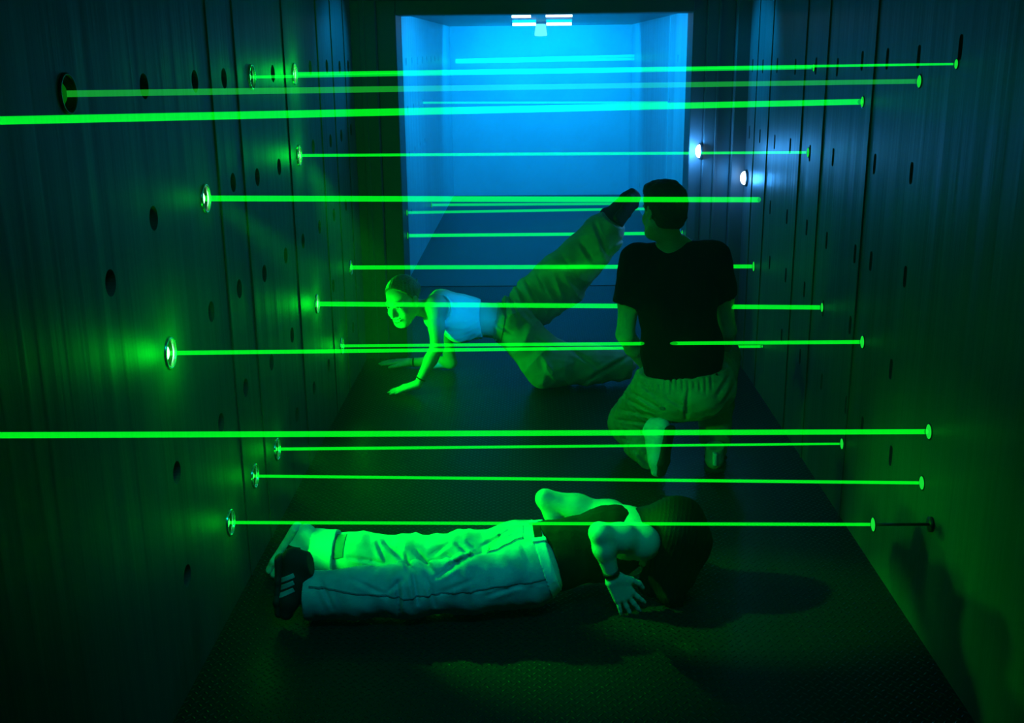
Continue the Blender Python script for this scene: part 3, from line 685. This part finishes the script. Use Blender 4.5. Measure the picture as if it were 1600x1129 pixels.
# ------------------------------------------------------------------ the kneeling man
def build_man():
    root = empty('person', (at(1060, 700, 4.78)[0], 4.78, 0))
    tag(root, 'man in a black t-shirt and olive trousers kneeling on one knee, seen from behind', 'person')
    neck, chest, waist, pelv = at(1058, 378, 4.80), at(1054, 455, 4.77), at(1066, 548, 4.72), at(1068, 606, 4.70)
    sl, sr = at(990, 412, 4.79), at(1120, 408, 4.79)
    el, wl_ = at(977, 522, 4.82), at(1010, 572, 5.06)
    er, wr = at(1136, 516, 4.88), at(1118, 566, 5.16)
    hl, hr = at(1036, 606, 4.74), at(1104, 602, 4.74)
    kl, al = at(986, 660, 5.05), at(1022, 716, 4.72)
    kr = V3(at(1118, 600, 5.16)[0], 5.16, .44); ar = at(1116, 704, 4.80); ar[2] = .085
    head = at(1036, 328, 4.70); face = nrm((-.50, .85, -.14)); up = nrm((.04, .14, 1))
    hops, L, A = head_ops(head, face, up, 1.02, male=True)
    ops = [cone(chest + Z_ * .04, waist, .165, .135, .05, flat=.66, side=X_), cone(waist, pelv, .135, .15, .05, flat=.72, side=X_),
           cone(sl + V3(.05, 0, .01), sr + V3(-.05, 0, .01), .062, .062, .05), cone(neck + V3(-.008, -.0, -.05), head + V3(0, .0, -.05), .057, .054, .03),
           cone(neck + V3(0, 0, -.02), sl + V3(.03, 0, .0), .045, .05, .04), cone(neck + V3(0, 0, -.02), sr + V3(-.03, 0, .0), .045, .05, .04)]
    ops += hops
    for S_, E_, W_, K_ in ((sl, el, wl_, -1), (sr, er, wr, 1)):
        ops += [ell(S_ + V3(0, 0, .0), (.056, .056, .062), k=.04), cone(S_, (S_ + E_) / 2, .049, .049, .03), cone((S_ + E_) / 2, E_, .049, .040, .03), cone(E_, E_ * .62 + W_ * .38, .041, .043, .02), cone(E_ * .62 + W_ * .38, W_, .043, .028, .02)]
        d = nrm(W_ - E_); ops += hand_ops(W_, nrm(d + V3(-K_ * .1, .4, -.2)), nrm(V3(K_ * .5, 0, 1)), -K_, 1.08, .15, 0, .5)
    for H_, K_, N_ in ((hl, kl, al), (hr, kr, ar)):
        ops += [cone(H_, K_, .078, .055, .03), cone(K_, K_ * .6 + N_ * .4, .054, .054, .02), cone(K_ * .6 + N_ * .4, N_, .054, .036, .02)]
    solid('body', ops, .0055, M['skin_tan'], root)
    # hair: short, a little rough
    ho = [ell(L(0, -.016, .036), np.array((.086, .106, .094)) * 1.02, A), ell(L(0, -.055, -.030), np.array((.068, .060, .062)), A, .04), ell(L(.0, .05, .09), np.array((.060, .045, .035)), A, .03),
          dict(plane(L(0, .062, .055), A[1] * .86 - A[2] * .50), k=0), plane(L(0, -.06, -.078), -A[2] + .1 * A[1]),
          ell(L(.088, .008, -.020), (.020, .026, .040), A, .006, 's'), ell(L(-.088, .008, -.020), (.020, .026, .040), A, .006, 's'), wob(ripple(3, .0022, 95)), wob(ripple(5, .0012, 190))]
    solid('hair', ho, .0045, M['hair_dark'], root)
    # t-shirt
    dl, dr_ = nrm(el - sl), nrm(er - sr)
    to = [cone(chest + Z_ * .05, waist, .180, .165, .06, flat=.68, side=X_), cone(waist, pelv + V3(.0, 0, .055), .165, .178, .06, flat=.74, side=X_),
          cone(sl + V3(.045, 0, .012), sr + V3(-.045, 0, .012), .074, .074, .06), cone(neck + V3(0, 0, -.045), sl + V3(.03, 0, .012), .050, .056, .05), cone(neck + V3(0, 0, -.045), sr + V3(-.03, 0, .012), .050, .056, .05),
          cone(sl - dl * .02, sl + dl * .175, .066, .070, .04, capb=True), cone(sr - dr_ * .02, sr + dr_ * .175, .066, .068, .04, capb=True),
          plane(pelv + V3(0, 0, .045), V3(-.08, -.0, -1)), ell(neck + V3(-.008, .008, .045), (.075, .07, .062), None, .012, 's'), wob(ripple(11, .0035, 22, (1, .6, .5))), wob(ripple(12, .0014, 60))]
    _, tf = solid('t_shirt', to, .0055, M['black_cloth'], root)
    # trousers
    po = [cone(pelv + V3(-.062, .01, .0), pelv + V3(.072, .01, .008), .150, .150, .06, flat=.9, side=Z_), cone(pelv, pelv + V3(0, .01, .10), .178, .168, .05, flat=.78, side=X_),
          cone(hl, kl, .132, .105, .05, fold=(.010, .075, .3, 1.2)), cone(kl, kl * .4 + al * .6, .102, .088, .04, fold=(.007, .07, 1, 1.2)), cone(kl * .4 + al * .6, al + (kl - al) * .06, .088, .076, .03, capb=True, fold=(.005, .05, 2, 1.1)),
          cone(hr, kr, .128, .105, .05, fold=(.009, .08, 1.7, 1)), cone(kr, kr * .5 + ar * .5, .100, .084, .04, fold=(.008, .07, .6, 1)), cone(kr * .5 + ar * .5, ar + Z_ * .045, .084, .072, .03, capb=True),
          plane(pelv + V3(0, 0, .085), V3(-.08, 0, 1)), plane((0, 0, .004), -Z_), wob(ripple(21, .003, 26)), wob(ripple(22, .0015, 70)),
          creases([(985, 612, 1035, 640, 2.6, .010), (976, 622, 1024, 645, 2.4, .009), (968, 640, 1030, 651, 2.4, .010), (963, 655, 1015, 662, 2.2, .009), (956, 672, 1046, 674, 3, .012), (1000, 598, 1030, 622, 2.6, .008), (1040, 620, 1075, 640, 3, .007),
                   (1140, 585, 1120, 618, 2.6, .008), (1148, 600, 1128, 632, 2.4, .007), (1075, 612, 1072, 652, 3, .012), (972, 684, 1015, 702, 2.4, .007), (990, 700, 1012, 725, 2.4, .007)]
                  + [(1012 + 9 * i, 592 + 5 * math.sin(i), 1013 + 9 * i, 612 + 4 * math.sin(i * 2.1), 1.7, .006) for i in range(12)])]
    _, pf = solid('trousers', po, .0055, M['olive'], root)
    tr = [o for o in root.children if o.name.startswith('trousers')][0]
    patch('drawstring_loop', pf, .006, at(1122, 583, 4.56), (X_, Y_, nrm((.35, 0, 1))), (.006, .05, .020), M['black_cloth'], tr, .01, 0)
    patch('pocket_button', pf, .005, at(1034, 636, 4.6), (X_, Y_, Z_), (.009, .09, .009), M['denim_dark'], tr, .01, 1)
    patch('hem_cord', pf, .005, at(1000, 664, 4.9), (X_, Y_, Z_), (.008, .12, .006), M['black_cloth'], tr, .01, 1)
    # shoes
    heel, toe = at(1049, 692, 4.60), at(1036, 770, 4.585)
    toe[2] = max(toe[2], .012); toe = heel + nrm(toe - heel) * .27
    if toe[2] < .03: heel = heel + Z_ * (.03 - toe[2]); toe[2] = .03
    so, L2 = shoe(root, heel, toe, nrm((-.80, .55, .25)), 1.05, M['shoe_white'], M['sole_dark'])
    so['label'] = 'pale left shoe tipped on its toe'
    hr_, to_ = at(1116, 727, 4.70), at(1118, 705, 4.99); hr_[2] = .014; to_[2] = .014
    s2, _ = shoe(root, hr_, to_, Z_, 1.08, M['olive'], M['sole_dark'])
    s2['label'] = 'right shoe flat on the floor'
    patch('heel_tab', Field([cone(hr_ + V3(0, .02, .05), hr_ + V3(0, .02, .11), .036, .036)], .004), .004, hr_ + V3(0, -.02, .07), (X_, Y_, Z_), (.009, .05, .03), M['sole_pale'], s2, None, 0)
    return root

# ------------------------------------------------------------------ the smiling woman balancing on her hands
def build_smiling_woman():
    root = empty('person', (at(700, 600, 6.1)[0], 6.15, 0))
    tag(root, 'smiling woman in white tank top balancing on her arms with one leg kicked up', 'person')
    s = 1.08
    sh, mid, wst, plv = at(694, 486, 6.22), at(725, 496, 6.22), at(763, 500, 6.24), at(800, 504, 6.25)
    D = nrm(V3(-.12, 0, 1))          # dorsal side
    Sd = V3(0, 1, 0)                 # across the body
    ls, rs = at(681, 477, 6.07), at(688, 474, 6.40)
    le, lw = at(683, 543, 6.01), at(656, 594, 5.985)
    re, rwst = at(704, 565, 6.46), at(640, 573, 6.50); re[2] = .045; rwst[2] = .035
    hl, hr = at(806, 512, 6.16), at(803, 494, 6.36)
    kr, ar = at(878, 437, 6.42), at(950, 358, 6.42)
    kl, al = at(856, 568, 6.10), at(985, 570, 6.16)
    head = at(629, 469, 6.08); face = nrm((-.46, -.86, -.27)); up = nrm((-.20, -.12, 1))
    hops, L, A = head_ops(head, face, up, 1.13)
    ops = [cone(sh, mid, .135, .128, .05, flat=.8, side=Sd), cone(mid, wst, .128, .108, .05, flat=.82, side=Sd), cone(wst, plv, .108, .145, .05, flat=.8, side=Sd),
           cone(ls, rs, .052, .052, .05), cone(sh + V3(-.04, -.03, .01), head + V3(.06, .05, -.05), .055, .050, .04)]
    ops += hops
    ops.append(ell(L(0, .100, -.0695), np.array((.0225, .014, .0065)) * 1.13, A, .004, 's'))
    ops += [ell(ls, (.054, .054, .058), k=.04), cone(ls, (ls + le) / 2, .047, .043, .03), cone((ls + le) / 2, le, .043, .037, .03), cone(le, le * .65 + lw * .35, .038, .037, .02), cone(le * .65 + lw * .35, lw, .037, .0245, .02),
            cone(rs, re, .045, .038, .03), cone(re, re * .6 + rwst * .4, .038, .037, .02), cone(re * .6 + rwst * .4, rwst, .036, .024, .02)]
    ops += hand_ops(lw + V3(0, 0, -.022), nrm((-.95, -.18, -.26)), nrm((-.2, 0, 1)), 1, 1.08, .34, -.12, .02)
    ops += hand_ops(rwst, nrm((-1, .02, -.06)), nrm((-.05, 0, 1)), -1, 1.06, .22, -.05, .02)
    for H_, K_, N_ in ((hl, kl, al), (hr, kr, ar)):
        ops += [cone(H_, K_, .08, .055, .03), cone(K_, K_ * .6 + N_ * .4, .055, .052, .02), cone(K_ * .6 + N_ * .4, N_, .052, .036, .02)]
    ops.append(plane((0, 0, .003), -Z_))
    body, bf = solid('body', ops, .0052, M['skin_light'], root)
    body_e = body
    for sg in (1, -1):
        ball('eye', L(sg * .031, .0745, -.002), .0120 * 1.13, M['eye'], body_e, (1.15, 1, .62), A)
        ball('iris', L(sg * .030, .0835, -.002), .0058 * 1.13, M['iris'], body_e, (1, .5, 1), A)
        bm = bmesh.new(); lp = [(.017, .081, -.001), (.024, .0865, .0055), (.033, .0865, .0062), (.043, .079, .001)]
        for a, b in zip(lp, lp[1:]): add_tube(bm, L(sg * a[0], a[1], a[2]), L(sg * b[0], b[1], b[2]), .0022, None, 6)
        o = from_bm('eyelash', bm, M['hair_black'], None, True); attach(o, body_e)
        bm = bmesh.new()
        for a, b in zip([(.014, .094, .019), (.030, .089, .025), (.046, .076, .020)], [(.030, .089, .025), (.046, .076, .020)]):
            add_tube(bm, L(sg * a[0], a[1], a[2]), L(sg * b[0], b[1], b[2]), .0035, .0028, 6)
        o = from_bm('eyebrow', bm, M['hair_blonde'], None, True); attach(o, body_e)
    ball('teeth', L(0, .0900, -.0685), .0200, M['teeth'], body_e, (1.12, .34, .36), A)
    for zz, rr in ((-.0615, 1.0), (-.0790, 1.25)):
        bm = bmesh.new(); pts = [L(x * .0255, .0985 - abs(x) ** 2 * .0125, zz + (.006 * x * x if zz > -.07 else .011 * x * x)) for x in (-1, -.6, -.2, .2, .6, 1)]
        for a, b in zip(pts, pts[1:]): add_tube(bm, a, b, .0034 * rr, None, 8)
        o = from_bm('lip', bm, M['lip'], None, True); attach(o, body_e)
    # hair drawn back into a bun
    ho = [ell(L(0, -.016, .036), np.array((.0795, .101, .090)) * 1.13, A), ell(L(0, -.10, .020), np.array((.046, .042, .044)) * 1.15, A, .02),
          plane(L(0, .052, .080), A[1] * .84 - A[2] * .54), ell(L(.09, .004, -.012), (.022, .030, .045), A, .006, 's'), ell(L(-.09, .004, -.012), (.022, .030, .045), A, .006, 's'),
          wob(lambda P: .0010 * np.sin(((P - L(0, .06, .05)) @ A[0]) * 330 + 5 * np.sin(((P - L(0, 0, 0)) @ A[1]) * 30)))]
    hair, hf = solid('hair', ho, .0042, M['hair_blonde'], root)
    bm = bmesh.new(); add_tube(bm, L(-.055, -.090, .075), L(-.02, -.125, .030), .0035, .003, 8); o = from_bm('hair_pin', bm, M['silver'], None, True); attach(o, hair)
    # tank top
    aS = nrm(sh - wst)
    to = [cone(sh + aS * .02, mid, .147, .142, .05, flat=.82, side=Sd), cone(mid, wst - aS * .0, .142, .128, .05, flat=.84, side=Sd), cone(ls + V3(.03, .03, .0), rs + V3(.03, -.04, .0), .060, .060, .05),
          ell(mid + V3(-.03, -.06, -.075), (.065, .06, .055), k=.04), ell(mid + V3(-.03, .06, -.075), (.065, .06, .055), k=.04),
          plane(at(752, 500, 6.2), V3(1, 0, .05)), ell(ls + V3(.004, -.02, -.02), (.085, .09, .105), None, .012, 's'), ell(rs + V3(.0, .02, -.02), (.085, .09, .105), None, .012, 's'),
          ell(sh + aS * .10 + V3(0, 0, .02), (.075, .085, .12), None, .012, 's'), wob(ripple(31, .0030, 34, (.35, 1, .5))), wob(ripple(32, .0012, 80, (.5, 1, 1)))]
    tank, tf = solid('tank_top', to, .005, M['white_cloth'], root)
    # wide trousers
    po = [cone(at(774, 500, 6.245), plv, .122, .152, .05, flat=.84, side=Sd, capa=True),
          cone(hr, (hr + kr) / 2, .125, .142, .05, fold=(.016, .085, .4, 1.4)), cone((hr + kr) / 2, kr, .142, .158, .05, fold=(.012, .12, 1.4, 1.2)), cone(kr, ar * .86 + kr * .14, .158, .128, .05, fold=(.007, .16, .4, 1.6)), cone(ar * .92 + kr * .08, at(958, 345, 6.40), .105, .076, .05, capb=True),
          cone(hl, kl, .125, .142, .05, fold=(.009, .14, 2, 1.1)), cone(kl, (kl + al) / 2, .135, .115, .05, fold=(.008, .14, .9, 1.2)), cone((kl + al) / 2, al, .115, .085, .04, fold=(.006, .1, .2, 1.2), capb=True),
          cone(at(806, 500, 6.36), at(872, 462, 6.34), .10, .075, .06), plane((0, 0, .004), -Z_), wob(ripple(41, .005, 17)), wob(ripple(42, .0018, 60)),
          creases([(762, 464, 776, 500, 2.4, .012), (776, 456, 792, 494, 2.4, .014), (790, 451, 808, 492, 2.6, .016), (805, 443, 823, 474, 2.6, .015), (821, 438, 838, 468, 2.6, .014), (840, 430, 853, 455, 2.6, .011), (862, 420, 881, 472, 4, -.012), (813, 482, 837, 506, 3, .012),
                   (772, 505, 800, 520, 2.4, .008), (847, 556, 868, 594, 4, -.012), (982, 557, 914, 597, 3.2, .016), (890, 545, 935, 575, 3, .010), (835, 530, 870, 545, 3, .010), (880, 400, 905, 440, 3, .008), (905, 375, 935, 420, 3.2, .010), (930, 350, 950, 400, 3, .010), (900, 470, 935, 430, 3, .008), (955, 385, 975, 372, 2.5, .012)])]
    tr, pf = solid('trousers', po, .0058, M['khaki'], root)
    aw = nrm(plv - at(774, 500, 6.245))
    patch('waistband', pf, .004, at(781, 500, 6.245), (aw, Y_, np.cross(aw, Y_)), (.018, .22, .17), M['olive'], tr, .010, 1)
    ball('button', at(776, 531, 6.13), .010, M['silver'], tr)
    bw = nrm(lw - le); band('bracelet', lw - bw * .012, bw, .0265, .007, M['black_metal'], root, .004)
    bw2 = nrm(rwst - re); band('bracelet', rwst - bw2 * .03, bw2, .028, .010, M['black_metal'], root, .003)
    # raised shoe shows its dark sole
    heel = at(962, 352, 6.34); toe = heel + nrm(at(988, 316, 6.42) - heel) * .265
    sh1, _ = shoe(root, heel, toe, nrm((-.62, .80, .10)), 1.22, M['shoe_black'], M['sole_dark']); sh1['label'] = 'raised shoe with dark sole'
    heel2 = at(1000, 574, 6.16); toe2 = heel2 + V3(.10, .05, -.2) * .0 + V3(.245, .02, -.05); heel2[2] = .085; toe2[2] = .05
    sh2, _ = shoe(root, heel2, toe2, nrm((.1, -.96, -.2)), 1.08, M['shoe_white'], M['sole_pale'])
    return root

# ------------------------------------------------------------------ the woman lying face down
def build_lying_woman():
    root = empty('person', (at(800, 940, 3.5)[0], 3.55, 0))
    tag(root, 'woman in faded jeans and black top lying face down on the floor', 'person')
    plv, wst, chs, shc = at(812, 884, 3.56), at(868, 866, 3.57), at(945, 850, 3.66), at(985, 834, 3.68)
    rs, re, rw_ = at(1003, 847, 3.50), at(937, 832, 3.41), at(957, 902, 3.42)
    ls, le, lw = at(952, 806, 3.82), at(852, 779, 3.86), at(893, 850, 3.86)
    hr, hl = at(825, 902, 3.46), at(812, 866, 3.66)
    kr, ar = at(640, 921, 3.40), at(478, 930, 3.385)
    kl, al = at(640, 872, 3.70), at(492, 862, 3.72)
    head = at(1046, 842, 3.58); face = nrm((.30, -.25, -.92)); up = nrm((.92, -.05, .35))
    hops, L, A = head_ops(head, face, up, .98)
    ops = [cone(shc, chs, .135, .14, .05, flat=.72, side=Y_), cone(chs, wst, .135, .118, .05, flat=.74, side=Y_), cone(wst, plv, .118, .145, .05, flat=.76, side=Y_), cone(rs, ls, .05, .05, .05),
           cone(shc + V3(.02, 0, 0), head + V3(-.05, 0, .01), .05, .05, .03)] + hops
    for S_, E_, W_, sg in ((rs, re, rw_, 1), (ls, le, lw, -1)):
        ops += [ell(S_, (.055, .052, .054), k=.04), cone(S_, (S_ + E_) / 2, .050, .047, .03), cone((S_ + E_) / 2, E_, .047, .035, .03), cone(E_, E_ * .66 + W_ * .34, .036, .037, .015), cone(E_ * .66 + W_ * .34, W_, .037, .0235, .02)]
    ops += hand_ops(rw_, nrm(at(984, 944, 3.43) - rw_), nrm((-.05, -.75, .62)), -1, .98, .36, .0, .05)
    ops += hand_ops(lw, nrm((.5, .1, -.8)), nrm((-.4, 0, .6)), 1, .95, .3, 0, .05)
    for H_, K_, N_ in ((hl, kl, al), (hr, kr, ar)):
        ops += [cone(H_, K_, .078, .055, .03), cone(K_, K_ * .6 + N_ * .4, .055, .052, .02), cone(K_ * .6 + N_ * .4, N_, .052, .035, .02)]
    ops.append(plane((0, 0, .003), -Z_))
    body, bf = solid('body', ops, .0046, M['skin_light'], root)
    # black top with thin straps
    aS = nrm(shc - wst)
    to = [cone(shc - aS * .05, chs, .146, .150, .05, flat=.76, side=Y_), cone(chs, wst, .148, .134, .05, flat=.80, side=Y_), cone(wst, wst - aS * .06, .134, .138, .05, flat=.82, side=Y_),
          plane(wst - aS * .045, -aS), ell(rs + V3(-.02, -.03, .0), (.10, .085, .10), None, .01, 's'), ell(ls + V3(-.02, .03, .0), (.10, .085, .10), None, .01, 's'), plane((0, 0, .003), -Z_), wob(ripple(51, .003, 30)), wob(ripple(52, .0012, 90))]
    top, _ = solid('tank_top', to, .0048, M['black_cloth'], root)
    bm = bmesh.new()
    for a, b in ((at(925, 806, 3.72), at(950, 798, 3.80)), (at(905, 812, 3.70), at(945, 800, 3.86))):
        add_tube(bm, a, b, .005, None, 8)
    o = from_bm('shoulder_strap', bm, M['black_cloth'], None, True); attach(o, top)
    # jeans
    ww = nrm(wst - plv); wc = at(862, 867, 3.56)
    po = [cone(plv, wc, .158, .142, .05, flat=.80, side=Y_, capb=True), ell(hr + V3(-.0, .01, .045), (.105, .09, .085), k=.05), ell(hl + V3(-.0, -.01, .045), (.105, .09, .085), k=.05),
          cone(hr, (hr + kr) / 2, .105, .098, .04, fold=(.005, .10, .5, 1.4)), cone((hr + kr) / 2, kr, .098, .088, .04, fold=(.008, .065, 1.0, 1.5)), cone(kr, (kr + ar) / 2, .088, .084, .04, fold=(.006, .09, 1.5, 1.3)), cone((kr + ar) / 2, ar, .084, .086, .03, capb=True),
          cone(hl, (hl + kl) / 2, .105, .092, .04, fold=(.007, .08, 1.5, 1.5)), cone((hl + kl) / 2, kl, .092, .080, .04, fold=(.009, .07, 2.2, 1.4)), cone(kl, (kl + al) / 2, .082, .082, .04, fold=(.005, .10, .4, 1.3)), cone((kl + al) / 2, al, .082, .080, .03, capb=True),
          plane((0, 0, .004), -Z_), wob(ripple(61, .0025, 28)), wob(ripple(62, .0013, 75)),
          creases([(650, 860, 678, 894, 4, .016), (590, 848, 602, 876, 3.2, .009), (601, 848, 646, 889, 3.4, .012), (645, 896, 653, 942, 4, .016), (624, 962, 621, 908, 3.6, .014), (680, 902, 718, 878, 4, .013), (668, 905, 680, 945, 3.5, .010), (606, 925, 628, 905, 3.4, .010), (634, 865, 640, 890, 3.5, .012),
                   (698, 866, 714, 878, 3, .009), (714, 850, 732, 868, 3, .009), (730, 846, 742, 858, 3, .008), (752, 861, 700, 884, 3.6, .012), (755, 852, 794, 830, 3, .009), (762, 848, 815, 832, 2.6, .006), (545, 870, 600, 880, 3, .007), (690, 925, 740, 905, 3.5, .007), (760, 930, 815, 912, 3.5, .007),
                   (550, 905, 605, 930, 3.5, .007), (500, 905, 520, 950, 3.5, .007), (670, 868, 700, 850, 3.4, .009), (815, 850, 828, 880, 3, .005)])]
    je, jf = solid('jeans', po, .0048, M['denim'], root)
    dn = nrm(np.cross(ww, Y_)); dn = dn if dn[2] > 0 else -dn
    patch('waistband', jf, .004, wc - ww * .018, (ww, Y_, dn), (.019, .22, .18), M['denim_lining'], je, .009, 0)
    ba = nrm((0, -.62, .78)); bc = wc - ww * .018 + dn * .11 - Y_ * .01
    patch('belt', jf, .0065, bc, (ww, nrm(np.cross(ww, ba)), ba), (.014, .052, .09), M['black_cloth'], je, .008, 1)
    for off in (.060, -.066):
        patch('belt_loop', jf, .010, bc + nrm(np.cross(ww, ba)) * off, (ww, nrm(np.cross(ww, ba)), ba), (.024, .010, .09), M['denim_lining'], je, .011, 1)
    pc = at(793, 868, 3.50); av = nrm(at(825, 862, 3.5) - at(760, 872, 3.5))
    pk = patch('back_pocket', jf, .0035, pc, (av, nrm((0, -.8, .6)), nrm((0, .6, .8))), (.066, .056, .12), M['denim'], je, .008, 1)
    for sgn in (1, -1):
        patch('pocket_seam', jf, .0052, pc + nrm((0, -.8, .6)) * .053 * sgn, (av, nrm((0, -.8, .6)), nrm((0, .6, .8))), (.064, .0022, .09), M['denim_dark'], pk, .008, 1)
    patch('pocket_seam', jf, .0052, pc - av * .062, (av, nrm((0, -.8, .6)), nrm((0, .6, .8))), (.0022, .054, .09), M['denim_dark'], pk, .008, 1)
    # outer side seam of the near leg
    for a, b in ((at(858, 894, 3.42), at(742, 912, 3.38)), (at(742, 912, 3.38), at(636, 930, 3.33)), (at(636, 930, 3.33), at(484, 918, 3.32))):
        d = nrm(b - a); patch('side_seam', jf, .0024, (a + b) / 2, (d, nrm(np.cross(d, Y_)), Y_), (np.linalg.norm(b - a) / 2 + .006, .0028, .10), M['denim_dark'], je, .007, 1)
    # turned up cuff of the far leg and the torn patch beside it
    ca = nrm(kl - al)
    patch('cuff', jf, .010, al + ca * .040, (ca, Y_, np.cross(ca, Y_)), (.044, .14, .14), M['denim_lining'], je, .016, 0)
    patch('torn_patch', jf, .0025, al + ca * .105 + V3(0, -.04, .05), (ca, nrm((0, 1, .6)), nrm((0, -.6, 1))), (.020, .050, .06), M['denim_dark'], je, .006, 1)
    # long black hair falling over the head onto the floor
    ho = [ell(L(0, -.020, .030), np.array((.094, .108, .100)), A), cone(head + V3(.0, .02, .05), at(962, 806, 3.76), .075, .030, .06), cone(head + V3(.02, .0, .05), head + V3(.06, .04, -.04), .09, .08, .06),
          cone(head + V3(.03, -.04, .02), at(1050, 925, 3.50), .085, .055, .07), cone(head + V3(.05, .0, .0), at(1066, 900, 3.60), .075, .045, .07), cone(head + V3(.0, -.06, .0), at(1015, 915, 3.55), .06, .04, .05),
          ell(rs + V3(-.03, -.03, .03), (.10, .075, .07), None, .01, 's'), plane((0, 0, .003), -Z_),
          wob(lambda P: .0011 * np.sin(P[:, 0] * 420 + 9 * np.sin(P[:, 2] * 14) + 6 * np.sin(P[:, 1] * 17))), wob(ripple(71, .006, 24))]
    solid('hair', ho, .005, M['hair_black'], root)
    dw = nrm(rw_ - re); band('bracelet', rw_ - dw * .022, dw, .0265, .016, M['black_metal'], root, .003)
    # shoes, toes on the floor and soles to the left
    toe, heel = at(420, 902, 3.70), at(468, 814, 3.73); toe[2] = .02
    toe = heel + nrm(toe - heel) * .245
    s1, _ = shoe(root, heel, toe, nrm((.82, -.12, -.30)), 1.0, M['shoe_white'], M['sole_pale'], stripes=(M['sole_dark'], -1)); s1['label'] = 'far shoe, coloured pale as if lit, with dark stripes'  # one pair of shoes: the light on this one is put into its colour
    heel, toe = at(440, 892, 3.40), at(440, 972, 3.36); toe[2] = .02
    toe = heel + nrm(toe - heel) * .245
    if toe[2] < .02: heel = heel + Z_ * (.02 - toe[2]); toe[2] = .02
    s2, _ = shoe(root, heel, toe, nrm((.95, -.1, -.10)), 1.0, M['shoe_black'], M['sole_dark'], stripes=(M['stripe'], -1)); s2['label'] = 'near shoe, coloured dark as if shaded, with grey stripes'  # other shoe of the pair, its shade painted in as dark material
    return root
build_man(); build_smiling_woman(); build_lying_woman()
